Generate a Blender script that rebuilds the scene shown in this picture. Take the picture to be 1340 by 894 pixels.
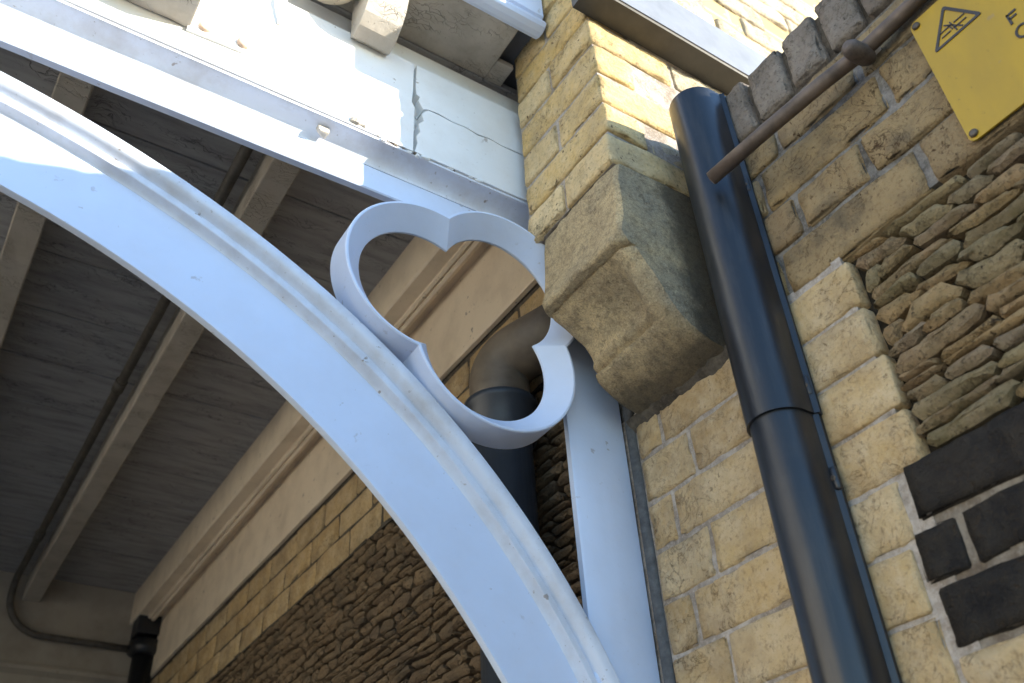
import bpy, bmesh, math, random
import numpy as np
from mathutils import Vector, Matrix, noise

sc = bpy.context.scene
for o in list(bpy.data.objects):
    bpy.data.objects.remove(o)
C = sc.collection
R = math.radians

# ------------------------------------------------------------------ camera
# axes: +X into the brick wall (wall face at x = 1), +Y along the wall, +Z up, camera at the origin, ground at z = -1.6
AX = np.array([[0.83832161, 0.29341256, 0.45948443],
               [-0.54243043, 0.53338992, 0.64904886],
               [-0.05464527, -0.79335002, 0.6063082]])
cam_d = bpy.data.cameras.new('camera')
cam = bpy.data.objects.new('camera', cam_d)
C.objects.link(cam)
rot = Matrix([[AX[i][0], -AX[i][1], -AX[i][2]] for i in range(3)])
cam.matrix_world = rot.to_4x4()
cam_d.sensor_width = 36.0
cam_d.lens = 36.0 * 1220.49 / 1340.0
cam_d.clip_start = 0.02
cam_d.clip_end = 500
cam_d.dof.use_dof = True
cam_d.dof.focus_distance = 1.62
cam_d.dof.aperture_fstop = 5.0
sc.camera = cam

# ------------------------------------------------------------------ sky and sun
SUN_EL, SUN_AZ = 13.2, 45.0           # azimuth measured from -Y towards +X
w = bpy.data.worlds.new('World')
sc.world = w
w.use_nodes = True
nt = w.node_tree
bg = nt.nodes['Background']
sky = nt.nodes.new('ShaderNodeTexSky')
sky.sky_type = 'NISHITA'
sky.sun_disc = False
sky.sun_elevation = R(SUN_EL)
sky.sun_rotation = R(180 - SUN_AZ)
sky.air_density = 1.0
sky.dust_density = 0.2
sky.ozone_density = 3.0
nt.links.new(sky.outputs[0], bg.inputs[0])
bg.inputs[1].default_value = 0.15
sd = bpy.data.lights.new('sun', 'SUN')
sd.energy = 3.2
sd.angle = R(0.5)
sd.color = (1.0, 0.91, 0.77)
sun = bpy.data.objects.new('sun', sd)
C.objects.link(sun)
to_sun = Vector((math.sin(R(SUN_AZ)) * math.cos(R(SUN_EL)), -math.cos(R(SUN_AZ)) * math.cos(R(SUN_EL)), math.sin(R(SUN_EL))))
sun.rotation_euler = to_sun.to_track_quat('Z', 'Y').to_euler()
sun.location = to_sun * 20

sc.view_settings.view_transform = 'Standard'
sc.view_settings.look = 'None'
sc.view_settings.gamma = 1.0
sc.view_settings.use_curve_mapping = False
sc.view_settings.exposure = 2.0
sc.render.engine = 'CYCLES'
sc.cycles.use_denoising = True
sc.cycles.max_bounces = 10
sc.cycles.diffuse_bounces = 7
sc.cycles.sample_clamp_indirect = 6.0

# ------------------------------------------------------------------ helpers
def proj(p):
    c = AX.T @ np.array(p, float)
    return (670 + 1220.49 * c[0] / c[2], 447 + 1220.49 * c[1] / c[2]) if c[2] > 0 else (-9999, -9999)

def link(o, parent=None):
    C.objects.link(o)
    if parent is not None:
        o.parent = parent
    return o

def wloc(o):
    v = Vector((0, 0, 0))
    while o is not None:
        v += o.location
        o = o.parent
    return v

def mk(name, vs, fs, mat, parent=None, smooth=False, label=None, origin=None):
    """one mesh object from world-space vertices; origin at its middle, parented without moving"""
    vs = [Vector(v) for v in vs]
    if origin is None:
        lo = Vector((min(v.x for v in vs), min(v.y for v in vs), min(v.z for v in vs)))
        hi = Vector((max(v.x for v in vs), max(v.y for v in vs), max(v.z for v in vs)))
        origin = (lo + hi) / 2
    me = bpy.data.meshes.new(name)
    me.from_pydata([v - Vector(origin) for v in vs], [], [tuple(f) for f in fs])
    me.validate()
    bm = bmesh.new(); bm.from_mesh(me)
    bmesh.ops.recalc_face_normals(bm, faces=bm.faces)
    bm.to_mesh(me); bm.free()
    if smooth:
        me.polygons.foreach_set('use_smooth', [True] * len(me.polygons))
    me.materials.append(mat)
    o = bpy.data.objects.new(name, me)
    o.location = Vector(origin) - (wloc(parent) if parent is not None else Vector((0, 0, 0)))
    link(o, parent)
    if label:
        o['label'] = label
    return o

def thing(name, label, cat, loc=(0, 0, 0), group=None):
    o = bpy.data.objects.new(name, None)
    o.empty_display_size = 0.05
    o.location = loc
    link(o)
    o['label'] = label; o['category'] = cat
    if group: o['group'] = group
    return o

def tag(o, label, cat, group=None):
    o['label'] = label; o['category'] = cat
    if group: o['group'] = group
    return o

def box_vf(x0, x1, y0, y1, z0, z1, b=0.0):
    if b <= 0:
        v = [(x, y, z) for x in (x0, x1) for y in (y0, y1) for z in (z0, z1)]
        f = [(0, 1, 3, 2), (4, 6, 7, 5), (0, 4, 5, 1), (2, 3, 7, 6), (0, 2, 6, 4), (1, 5, 7, 3)]
        return v, f
    bm = bmesh.new()
    bmesh.ops.create_cube(bm, size=1)
    for v in bm.verts:
        v.co = Vector(((x0 + x1) / 2 + v.co.x * (x1 - x0), (y0 + y1) / 2 + v.co.y * (y1 - y0), (z0 + z1) / 2 + v.co.z * (z1 - z0)))
    bmesh.ops.bevel(bm, geom=bm.edges[:], offset=b, segments=2, profile=0.6, affect='EDGES')
    bm.verts.index_update()
    v = [tuple(q.co) for q in bm.verts]; f = [[q.index for q in p.verts] for p in bm.faces]
    bm.free()
    return v, f

def box(name, x0, x1, y0, y1, z0, z1, mat, parent=None, b=0.0, label=None):
    v, f = box_vf(x0, x1, y0, y1, z0, z1, b)
    return mk(name, v, f, mat, parent, label=label)

def axis_coords(h, r, n):
    inner = np.linspace(-h + r, h - r, n + 1)
    return [-h] + list(inner) + [h]

def rough_box(c, size, mat_unused=None, r=0.004, amp=0.0015, freq=30.0, n=(4, 1, 3), seed=0.0, wob=0.0, wfreq=9.0, chip=0.0):
    """rounded, uneven block: vertices and faces in world space"""
    hx, hy, hz = [s / 2 for s in size]
    r = min(r, hx * .9, hy * .9, hz * .9)
    xs, ys, zs = axis_coords(hx, r, n[0]), axis_coords(hy, r, n[1]), axis_coords(hz, r, n[2])
    idx = {}; V = []; F = []
    def vid(i, j, k):
        key = (i, j, k)
        if key in idx: return idx[key]
        p = Vector((xs[i], ys[j], zs[k]))
        q = Vector((max(-hx + r, min(hx - r, p.x)), max(-hy + r, min(hy - r, p.y)), max(-hz + r, min(hz - r, p.z))))
        d = p - q
        if d.length > 1e-9:
            p = q + d.normalized() * r
        nn = d.normalized() if d.length > 1e-9 else Vector((0, 0, 0))
        wp = Vector(c) + p
        s3 = Vector((seed, seed * 1.7, -seed * .6))
        p = p + nn * (noise.noise(wp * freq + s3) * amp)
        if wob:
            p = p + noise.noise_vector(wp * wfreq + s3) * wob
        if chip and sum(abs(t) > 1e-9 for t in d) >= 2:
            p = p - nn * (max(0.0, noise.noise(wp * 48 + s3) - .05) * chip + abs(noise.noise(wp * 130 + s3)) * chip * .25)
        idx[key] = len(V); V.append(Vector(c) + p)
        return idx[key]
    nx, ny, nz = len(xs), len(ys), len(zs)
    for j in range(ny - 1):
        for k in range(nz - 1):
            for i in (0, nx - 1):
                F.append((vid(i, j, k), vid(i, j + 1, k), vid(i, j + 1, k + 1), vid(i, j, k + 1)))
    for i in range(nx - 1):
        for k in range(nz - 1):
            for j in (0, ny - 1):
                F.append((vid(i, j, k), vid(i + 1, j, k), vid(i + 1, j, k + 1), vid(i, j, k + 1)))
    for i in range(nx - 1):
        for j in range(ny - 1):
            for k in (0, nz - 1):
                F.append((vid(i, j, k), vid(i + 1, j, k), vid(i + 1, j + 1, k), vid(i, j + 1, k)))
    return V, F

def sweep(name, prof, axis, a, b, mat, parent=None, smooth=False, label=None, n=1, wob=0.0, seed=0.0):
    """closed profile [(p,q)] swept along an axis: 'x' -> (y,z) profile, 'y' -> (x,z) profile"""
    V = []; F = []; m = len(prof)
    for i in range(n + 1):
        t = a + (b - a) * i / n
        for (p, q) in prof:
            v = Vector((t, p, q)) if axis == 'x' else Vector((p, t, q)) if axis == 'y' else Vector((p, q, t))
            if wob:
                v = v + noise.noise_vector(v * 6 + Vector((seed, 0, 0))) * wob
            V.append(v)
    for i in range(n):
        for k in range(m):
            F.append((i * m + k, i * m + (k + 1) % m, (i + 1) * m + (k + 1) % m, (i + 1) * m + k))
    F.append(tuple(range(m))); F.append(tuple(n * m + k for k in range(m)))
    return mk(name, V, F, mat, parent, smooth, label)

def tube_vf(pts, rad, seg=20, cap=True):
    """tube along points; rad a number or one per point"""
    pts = [Vector(p) for p in pts]
    rads = rad if isinstance(rad, (list, tuple)) else [rad] * len(pts)
    V = []; F = []
    t0 = (pts[1] - pts[0]).normalized()
    nrm = t0.orthogonal().normalized()
    for i, p in enumerate(pts):
        t = ((pts[min(i + 1, len(pts) - 1)] - pts[max(i - 1, 0)])).normalized()
        nrm = (nrm - t * nrm.dot(t)).normalized()
        bi = t.cross(nrm)
        for k in range(seg):
            a = 2 * math.pi * k / seg
            V.append(p + (nrm * math.cos(a) + bi * math.sin(a)) * rads[i])
    for i in range(len(pts) - 1):
        for k in range(seg):
            F.append((i * seg + k, i * seg + (k + 1) % seg, (i + 1) * seg + (k + 1) % seg, (i + 1) * seg + k))
    if cap:
        F.append(tuple(range(seg))); F.append(tuple((len(pts) - 1) * seg + k for k in range(seg)))
    return V, F

def tube(name, pts, rad, mat, parent=None, seg=20, label=None):
    V, F = tube_vf(pts, rad, seg)
    o = mk(name, V, F, mat, parent, True, label)
    for p in o.data.polygons:
        if len(p.vertices) > 4: p.use_smooth = False
    return o

def auto_smooth(o, deg):
    me = o.data
    me.polygons.foreach_set('use_smooth', [True] * len(me.polygons))
    bm = bmesh.new(); bm.from_mesh(me)
    for e in bm.edges:
        if len(e.link_faces) == 2 and e.calc_face_angle(0) > R(deg): e.smooth = False
    bm.to_mesh(me); bm.free()
# ------------------------------------------------------------------ materials
def N(nt, t, **kw):
    n = nt.nodes.new(t)
    for k, v in kw.items():
        setattr(n, k, v)
    return n

def base(name):
    m = bpy.data.materials.new(name); m.use_nodes = True
    nt = m.node_tree
    return m, nt, nt.nodes['Principled BSDF']

def pos(nt, scale=(1, 1, 1), obj_shift=False):
    g = N(nt, 'ShaderNodeNewGeometry')
    mp = N(nt, 'ShaderNodeMapping'); mp.inputs['Scale'].default_value = scale
    nt.links.new(g.outputs['Position'], mp.inputs[0])
    return mp.outputs[0]

def noise_n(nt, vec, scale, detail=4, rough=.6):
    n = N(nt, 'ShaderNodeTexNoise')
    n.inputs['Scale'].default_value = scale; n.inputs['Detail'].default_value = detail; n.inputs['Roughness'].default_value = rough
    nt.links.new(vec, n.inputs['Vector'])
    return n.outputs[0]

def ramp(nt, fac, stops):
    r = N(nt, 'ShaderNodeValToRGB')
    el = r.color_ramp.elements
    while len(el) < len(stops): el.new(.5)
    for e, (p, c) in zip(el, stops):
        e.position = p
        e.color = (c, c, c, 1) if isinstance(c, (int, float)) else (*c, 1)
    nt.links.new(fac, r.inputs[0])
    return r.outputs[0]

def mix(nt, fac, a, b, mode='MIX'):
    m = N(nt, 'ShaderNodeMix', data_type='RGBA', blend_type=mode)
    for s, val in ((m.inputs[0], fac), (m.inputs[6], a), (m.inputs[7], b)):
        if isinstance(val, (int, float)): s.default_value = val if s is m.inputs[0] or s.type == 'VALUE' else (val, val, val, 1)
        elif isinstance(val, tuple): s.default_value = (*val, 1)
        else: nt.links.new(val, s)
    return m.outputs[2]

def bump(nt, bs, h, strength, dist, prev=None):
    b = N(nt, 'ShaderNodeBump'); b.inputs['Strength'].default_value = strength; b.inputs['Distance'].default_value = dist
    nt.links.new(h, b.inputs['Height'])
    if prev is not None: nt.links.new(prev, b.inputs['Normal'])
    nt.links.new(b.outputs[0], bs.inputs['Normal'])
    return b.outputs[0]

def brick_mat(name, cols, spot=(.15, .085, .04), spot_amt=.55, grime=.45, rough=.92, pit=.004, pale=.45, grime_col=(.10, .085, .065), vein=.55, pale_col=(.62, .53, .36), pits_amt=1.0):
    m, nt, bs = base(name)
    oi = N(nt, 'ShaderNodeObjectInfo')
    g = N(nt, 'ShaderNodeNewGeometry')
    off = N(nt, 'ShaderNodeVectorMath', operation='MULTIPLY_ADD')        # every piece gets its own patch of the pattern
    cx = N(nt, 'ShaderNodeCombineXYZ')
    for k in range(3): nt.links.new(oi.outputs['Random'], cx.inputs[k])
    nt.links.new(cx.outputs[0], off.inputs[0]); off.inputs[1].default_value = (7, 13, 5); nt.links.new(g.outputs['Position'], off.inputs[2])
    p = off.outputs[0]
    c = ramp(nt, oi.outputs['Random'], [(i / max(1, len(cols) - 1), k) for i, k in enumerate(cols)])
    n1 = noise_n(nt, p, 24, 8, .68)
    c = mix(nt, ramp(nt, n1, [(.40, 0.0), (.66, pale)]), c, pale_col)
    n5 = noise_n(nt, p, 11, 6, .62)
    c = mix(nt, ramp(nt, n5, [(.50, 0.0), (.64, spot_amt * .75)]), c, mix(nt, .5, c, spot))
    n2 = noise_n(nt, p, 120, 6, .72)
    c = mix(nt, ramp(nt, n2, [(.52, 0.0), (.66, spot_amt)]), c, spot)
    n3 = noise_n(nt, pos(nt), 8, 7, .66)
    c = mix(nt, ramp(nt, n3, [(.47, 0.0), (.66, grime)]), c, grime_col)
    dn = N(nt, 'ShaderNodeTexNoise'); dn.inputs['Scale'].default_value = 19; dn.inputs['Detail'].default_value = 5; dn.inputs['Roughness'].default_value = .6
    dn.inputs['Distortion'].default_value = 1.4
    nt.links.new(p, dn.inputs['Vector'])
    vn = ramp(nt, dn.outputs[0], [(.478, 0.0), (.497, 1.0), (.515, 0.0)])
    vmask = ramp(nt, n5, [(.44, 0.0), (.60, 1.0)])
    vv = mix(nt, 1.0, vn, vmask, 'MULTIPLY')
    c = mix(nt, mix(nt, 1.0, vv, (vein, vein, vein), 'MULTIPLY'), c, tuple(k * .55 for k in spot))
    pits = ramp(nt, noise_n(nt, p, 105, 3, .55), [(.31, 0.0), (.39, 1.0)])
    pk = mix(nt, ramp(nt, n1, [(.46, 0.0), (.58, 1.0)]), 1.0, pits)
    c = mix(nt, mix(nt, pits_amt, (1, 1, 1), pk), tuple(k * .7 for k in spot), c)
    nt.links.new(c, bs.inputs['Base Color'])
    bs.inputs['Roughness'].default_value = rough
    bs.inputs['Specular IOR Level'].default_value = .25
    b = bump(nt, bs, n1, 1.0, pit * 2.2)
    b = bump(nt, bs, n2, .9, pit * .9, b)
    inv = N(nt, 'ShaderNodeInvert'); nt.links.new(vv, inv.inputs['Color'])
    b = bump(nt, bs, inv.outputs[0], .6, pit * .6, b)
    bump(nt, bs, pk, .7, pit * .5, b)
    return m

def paint_mat(name, col, dirt=(.42, .36, .28), dirt_amt=.35, rough=.42, scale=9, streak=(1, 1, 1), crack=0.0, crack_scale=(20, 120, 60), bumpd=.0006, chips=0.0):
    m, nt, bs = base(name)
    p = pos(nt, streak)
    n1 = noise_n(nt, p, scale, 7, .62)
    c = mix(nt, ramp(nt, n1, [(.42, 0.0), (.78, dirt_amt)]), col, dirt)
    n2 = noise_n(nt, pos(nt), 120, 4, .6)
    c = mix(nt, ramp(nt, n2, [(.66, 0.0), (.76, min(1, dirt_amt * 1.3))]), c, tuple(k * .6 for k in dirt))
    if chips:
        n6 = noise_n(nt, pos(nt), 38, 5, .55); n7 = noise_n(nt, pos(nt), 6, 3, .5)
        ck = mix(nt, 1.0, ramp(nt, n6, [(.665, 0.0), (.69, 1.0)]), ramp(nt, n7, [(.5, 0.0), (.58, 1.0)]), 'MULTIPLY')
        c = mix(nt, mix(nt, 1.0, ck, (chips, chips, chips), 'MULTIPLY'), c, (.24, .19, .15))
    h = noise_n(nt, pos(nt), 45, 5, .5)
    bs.inputs['Roughness'].default_value = rough
    b = bump(nt, bs, h, .5, bumpd)
    if crack > 0:
        v = N(nt, 'ShaderNodeTexVoronoi', feature='DISTANCE_TO_EDGE')
        v.inputs['Scale'].default_value = 1.0
        pw = N(nt, 'ShaderNodeMapping'); pw.inputs['Scale'].default_value = crack_scale
        g = N(nt, 'ShaderNodeNewGeometry')
        nd = N(nt, 'ShaderNodeTexNoise'); nd.inputs['Scale'].default_value = 14; nd.inputs['Detail'].default_value = 3
        nt.links.new(g.outputs['Position'], nd.inputs['Vector'])
        ad = N(nt, 'ShaderNodeMixRGB', blend_type='LINEAR_LIGHT') if False else N(nt, 'ShaderNodeVectorMath', operation='MULTIPLY_ADD')
        nt.links.new(nd.outputs['Color'], ad.inputs[0]); ad.inputs[1].default_value = (.09, .09, .09)
        nt.links.new(g.outputs['Position'], ad.inputs[2])
        nt.links.new(ad.outputs[0], pw.inputs[0]); nt.links.new(pw.outputs[0], v.inputs['Vector'])
        edge = ramp(nt, v.outputs['Distance'], [(.0, 0.0), (.05, 1.0)])
        mask = ramp(nt, noise_n(nt, pos(nt, (2.2, 5, 3)), 2.4, 4, .6), [(.47, 0.0), (.60, 1.0)])
        keep = mix(nt, mask, (1, 1, 1), edge)
        c = mix(nt, mix(nt, crack, (1, 1, 1), keep), tuple(k * .22 for k in dirt), c)
        bump(nt, bs, keep, .9, .0022, b)
    nt.links.new(c, bs.inputs['Base Color'])
    return m

def plain(name, col, rough=.5, metal=0.0, nscale=30, var=.35, bumpd=.0008, spec=.5, coat=0.0):
    m, nt, bs = base(name)
    p = pos(nt)
    n1 = noise_n(nt, p, nscale, 6, .62)
    c = mix(nt, ramp(nt, n1, [(.3, 0.0), (.75, 1.0)]), tuple(k * (1 + var) for k in col), tuple(k * (1 - var) for k in col))
    nt.links.new(c, bs.inputs['Base Color'])
    bs.inputs['Roughness'].default_value = rough; bs.inputs['Metallic'].default_value = metal
    bs.inputs['Specular IOR Level'].default_value = spec
    bs.inputs['Coat Weight'].default_value = coat
    if bumpd: bump(nt, bs, noise_n(nt, p, nscale * 2.5, 5, .6), .6, bumpd)
    return m

YELLOW = [(.58, .41, .20), (.50, .35, .17), (.60, .45, .25), (.45, .31, .15), (.58, .42, .21), (.52, .35, .16)]
BROWN = [(.36, .26, .13), (.43, .31, .16), (.33, .235, .13), (.40, .305, .17), (.37, .25, .11)]
m_brick = brick_mat('yellow brick', YELLOW, spot_amt=.42, grime=.5, pale=.5, pale_col=(.68, .57, .40), grime_col=(.28, .20, .12), pits_amt=.55)
m_brown = brick_mat('weathered brown brick', BROWN, grime=.7, pit=.0065, pale=.28, pale_col=(.46, .36, .20), vein=.8)
m_pier = brick_mat('pier brick', [(.76, .54, .22), (.64, .46, .21), (.82, .64, .36), (.70, .48, .18)], grime=.5, spot_amt=.42, pit=.005, pale_col=(.78, .66, .44), grime_col=(.36, .27, .16))
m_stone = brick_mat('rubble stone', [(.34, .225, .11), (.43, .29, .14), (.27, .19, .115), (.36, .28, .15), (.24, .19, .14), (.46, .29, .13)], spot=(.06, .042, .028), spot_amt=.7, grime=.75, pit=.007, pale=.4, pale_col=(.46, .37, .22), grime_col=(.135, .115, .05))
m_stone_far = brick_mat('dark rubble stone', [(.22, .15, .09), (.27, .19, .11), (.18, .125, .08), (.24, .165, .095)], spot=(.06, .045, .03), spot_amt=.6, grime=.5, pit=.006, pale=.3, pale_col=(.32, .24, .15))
m_black = brick_mat('black painted stone', [(.012, .011, .011), (.016, .014, .013), (.010, .010, .011)], spot=(.055, .036, .02), spot_amt=.5, grime=.5, rough=.6, pit=.006, grime_col=(.026, .02, .014), pale=.7, pale_col=(.058, .048, .036))
m_coping = brick_mat('grey coping brick', [(.24, .20, .165), (.28, .24, .20), (.21, .175, .145), (.25, .21, .17)], spot=(.06, .05, .04), spot_amt=.6, grime=.5, pit=.0055, pale=.35, pale_col=(.36, .33, .28))

def mortar_mat(name, col, dark, amt):
    m, nt, bs = base(name)
    p = pos(nt)
    n1 = noise_n(nt, p, 42, 7, .68); n2 = noise_n(nt, p, 170, 5, .7); n3 = noise_n(nt, p, 9, 5, .6)
    c = mix(nt, ramp(nt, n1, [(.4, 0.0), (.62, amt)]), col, dark)
    c = mix(nt, ramp(nt, n3, [(.5, 0.0), (.62, amt)]), c, dark)
    c = mix(nt, ramp(nt, n2, [(.5, 0.0), (.7, .5)]), c, tuple(min(1, k * 1.35) for k in col))
    nt.links.new(c, bs.inputs['Base Color'])
    bs.inputs['Roughness'].default_value = .96; bs.inputs['Specular IOR Level'].default_value = .15
    b = bump(nt, bs, n1, 1.0, .006)
    bump(nt, bs, n2, .9, .0025, b)
    return m
m_mortar = mortar_mat('mortar', (.46, .41, .36), (.20, .16, .12), .7)
m_mortar_grey = mortar_mat('grey mortar', (.25, .235, .215), (.07, .062, .052), .8)
m_mortar_black = mortar_mat('pale mortar', (.27, .235, .19), (.12, .09, .065), .7)
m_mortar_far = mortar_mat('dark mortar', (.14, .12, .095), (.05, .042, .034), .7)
m_gap = plain('dark earth joint', (.03, .026, .02), .95, nscale=60, var=.4, bumpd=.003, spec=.1)
m_white = paint_mat('blue-tinted white gloss paint', (.66, .75, .93), dirt=(.5, .47, .47), dirt_amt=.2, rough=.4, chips=.42, bumpd=.0012)  # white tinted blue, putting the cool cast of skylight into the paint
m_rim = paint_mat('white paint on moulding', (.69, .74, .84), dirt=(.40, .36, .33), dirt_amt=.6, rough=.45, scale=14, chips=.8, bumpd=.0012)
m_beam = paint_mat('weathered white paint', (.80, .82, .83), dirt=(.55, .50, .43), dirt_amt=.35, rough=.5, chips=.9, bumpd=.0014)
m_soffit = paint_mat('flaking cream paint', (.50, .46, .40), dirt=(.26, .22, .17), dirt_amt=.7, rough=.75, crack=.35, crack_scale=(18, 90, 90), bumpd=.003, scale=14)
m_ceil = paint_mat('dirty ceiling paint', (.40, .395, .395), dirt=(.15, .14, .14), dirt_amt=.75, rough=.8, crack=.6, crack_scale=(10, 90, 40), bumpd=.0015, streak=(.6, 4, 4))
m_cream = paint_mat('cream paint', (.82, .70, .54), dirt=(.42, .33, .23), dirt_amt=.5, rough=.6, scale=8, chips=.8, bumpd=.0014)
m_dimcream = paint_mat('shade-dimmed dirty cream paint', (.36, .32, .26), dirt=(.18, .15, .12), dirt_amt=.6, rough=.7, scale=7, chips=.5)  # cream darkened to carry the gloom of the far end, plus dirt mottling
m_purlin = paint_mat('old purlin paint', (.46, .42, .36), dirt=(.24, .20, .15), dirt_amt=.6, rough=.65, scale=11, crack=.3)
def casing_mat():
    m, nt, bs = base('black plastic')
    p = pos(nt, (1, 1, .12))
    n1 = noise_n(nt, p, 60, 6, .65); n2 = noise_n(nt, pos(nt), 9, 6, .65)
    c = mix(nt, ramp(nt, n1, [(.50, 0.0), (.74, .55)]), (.010, .012, .016), (.045, .044, .042))       # dusty runs
    c = mix(nt, ramp(nt, n2, [(.52, 0.0), (.70, .5)]), c, (.030, .030, .032))
    nt.links.new(c, bs.inputs['Base Color'])
    r_ = mix(nt, n2, (.22, .22, .22), (.48, .48, .48)); nt.links.new(r_, bs.inputs['Roughness'])
    bs.inputs['Specular IOR Level'].default_value = .55
    bump(nt, bs, noise_n(nt, pos(nt), 16, 4, .5), .5, .0012)
    return m
m_casing = casing_mat()
m_iron = plain('black iron paint', (.012, .013, .016), .4, nscale=30, var=.3, bumpd=.0008)
m_conduit = plain('grimy conduit paint', (.085, .075, .062), .6, nscale=30, var=.4, bumpd=.0008)
m_soil = plain('sky-tinted black pipe paint', (.030, .036, .046), .42, nscale=18, var=.3, bumpd=.001)  # black lightened and blued to imitate skylight on the pipe
m_lead = plain('grey clay pipe', (.13, .10, .07), .55, nscale=16, var=.4, bumpd=.0012)
m_rod = plain('rusty copper pipe', (.125, .092, .070), .55, metal=.25, nscale=24, var=.55, bumpd=.001)
m_clip = plain('corroded clip', (.11, .085, .07), .6, metal=.3, nscale=60, var=.5, bumpd=.0015)
m_sign = paint_mat('yellow sign plastic', (.43, .27, .006), dirt=(.22, .14, .02), dirt_amt=.45, rough=.38, scale=13, streak=(1, 1, .4), chips=.3, bumpd=.0003)
m_ink = plain('sign print black', (.045, .035, .025), .45, nscale=40, var=.2, bumpd=0)
m_rivet = plain('dull rivet', (.10, .08, .06), .5, metal=.4, nscale=90, var=.4, bumpd=.0004)
m_bolt = plain('painted rusty bolt', (.55, .40, .30), .6, nscale=90, var=.3, bumpd=.001)
m_fillet = plain('grey mortar fillet', (.105, .11, .115), .9, nscale=70, var=.35, bumpd=.004, spec=.2)
m_rail_shade = plain('shade-dark rail paint', (.055, .05, .04), .6, nscale=20, var=.25, bumpd=.001)  # rail colour darkened so the underside carries its shade
m_leadsheet = plain('lead flashing', (.19, .205, .23), .45, nscale=18, var=.15, bumpd=.001)
m_paintgrey = plain('grey painted timber', (.50, .48, .44), .55, nscale=20, var=.12, bumpd=.0008)
m_ground = plain('platform paving', (.26, .24, .21), .9, nscale=3, var=.25, bumpd=.004)
m_cable = plain('white cable', (.72, .70, .66), .45, nscale=40, var=.1, bumpd=0)
m_render = plain('cream stucco', (.80, .74, .63), .9, nscale=2, var=.06, bumpd=.003)  # kept pale so the added building throws warm light back
m_slate = plain('roof slate', (.10, .10, .11), .7, nscale=8, var=.3, bumpd=.003)
m_glass = plain('dark window glass', (.03, .035, .04), .08, nscale=3, var=.1, bumpd=0)

def grey_tint(nt, v):
    m = N(nt, 'ShaderNodeMapRange'); m.inputs['From Min'].default_value = -1.30; m.inputs['From Max'].default_value = -1.95
    m.inputs['To Min'].default_value = 0.0; m.inputs['To Max'].default_value = .6
    nt.links.new(v, m.inputs['Value'])
    return m.outputs[0]

def corbel_material():
    m, nt, bs = base('weathered sandstone')
    p = pos(nt)
    n1 = noise_n(nt, p, 9, 6, .6)
    c = mix(nt, ramp(nt, n1, [(.35, 0.0), (.68, 1.0)]), (.68, .52, .29), (.48, .36, .205))
    n2 = noise_n(nt, p, 5.5, 5, .65)
    c = mix(nt, ramp(nt, n2, [(.50, 0.0), (.64, .5)]), c, (.24, .21, .15))
    # grey-green tint on faces turned towards -Y, edge broken by noise
    gn = N(nt, 'ShaderNodeNewGeometry'); sn = N(nt, 'ShaderNodeSeparateXYZ'); nt.links.new(gn.outputs['Normal'], sn.inputs[0])
    lm = N(nt, 'ShaderNodeMath', operation='MULTIPLY_ADD'); nt.links.new(n1, lm.inputs[0]); lm.inputs[1].default_value = -1.6; nt.links.new(sn.outputs['Y'], lm.inputs[2])
    c = mix(nt, grey_tint(nt, lm.outputs[0]), c, (.31, .31, .265))
    n4 = noise_n(nt, p, 70, 6, .7)
    c = mix(nt, ramp(nt, n4, [(.48, 0.0), (.66, .6)]), c, (.16, .12, .075))
    n8 = noise_n(nt, p, 330, 4, .7)
    c = mix(nt, ramp(nt, n8, [(.46, 0.0), (.66, .55)]), c, (.13, .105, .07))
    c = mix(nt, ramp(nt, noise_n(nt, p, 240, 4, .7), [(.54, 0.0), (.70, .5)]), c, (.74, .62, .42))
    dk = N(nt, 'ShaderNodeTexNoise'); dk.inputs['Scale'].default_value = 9; dk.inputs['Detail'].default_value = 5; dk.inputs['Distortion'].default_value = 1.2; nt.links.new(p, dk.inputs['Vector'])
    c = mix(nt, ramp(nt, dk.outputs[0], [(.488, 0.0), (.498, .35), (.508, 0.0)]), c, (.10, .08, .055))
    # soot that gathered on the bed joint and against the casing: patchy, irregular edge
    g = N(nt, 'ShaderNodeNewGeometry'); sx = N(nt, 'ShaderNodeSeparateXYZ')
    nt.links.new(g.outputs['Position'], sx.inputs[0])
    nz = noise_n(nt, p, 22, 5, .65)
    a1 = N(nt, 'ShaderNodeMath', operation='MULTIPLY_ADD'); nt.links.new(nz, a1.inputs[0]); a1.inputs[1].default_value = .10
    nt.links.new(sx.outputs['X'], a1.inputs[2])
    c = mix(nt, ramp(nt, a1.outputs[0], [(.955, 0.0), (1.075, .7)]), c, (.075, .068, .055))
    nt.links.new(c, bs.inputs['Base Color'])
    bs.inputs['Roughness'].default_value = .95; bs.inputs['Specular IOR Level'].default_value = .2
    b = bump(nt, bs, n4, 1.0, .006)
    b = bump(nt, bs, noise_n(nt, p, 28, 6, .65), .8, .006, b)
    bump(nt, bs, n8, 1.0, .0022, b)
    return m
m_corbel = corbel_material()

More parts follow.
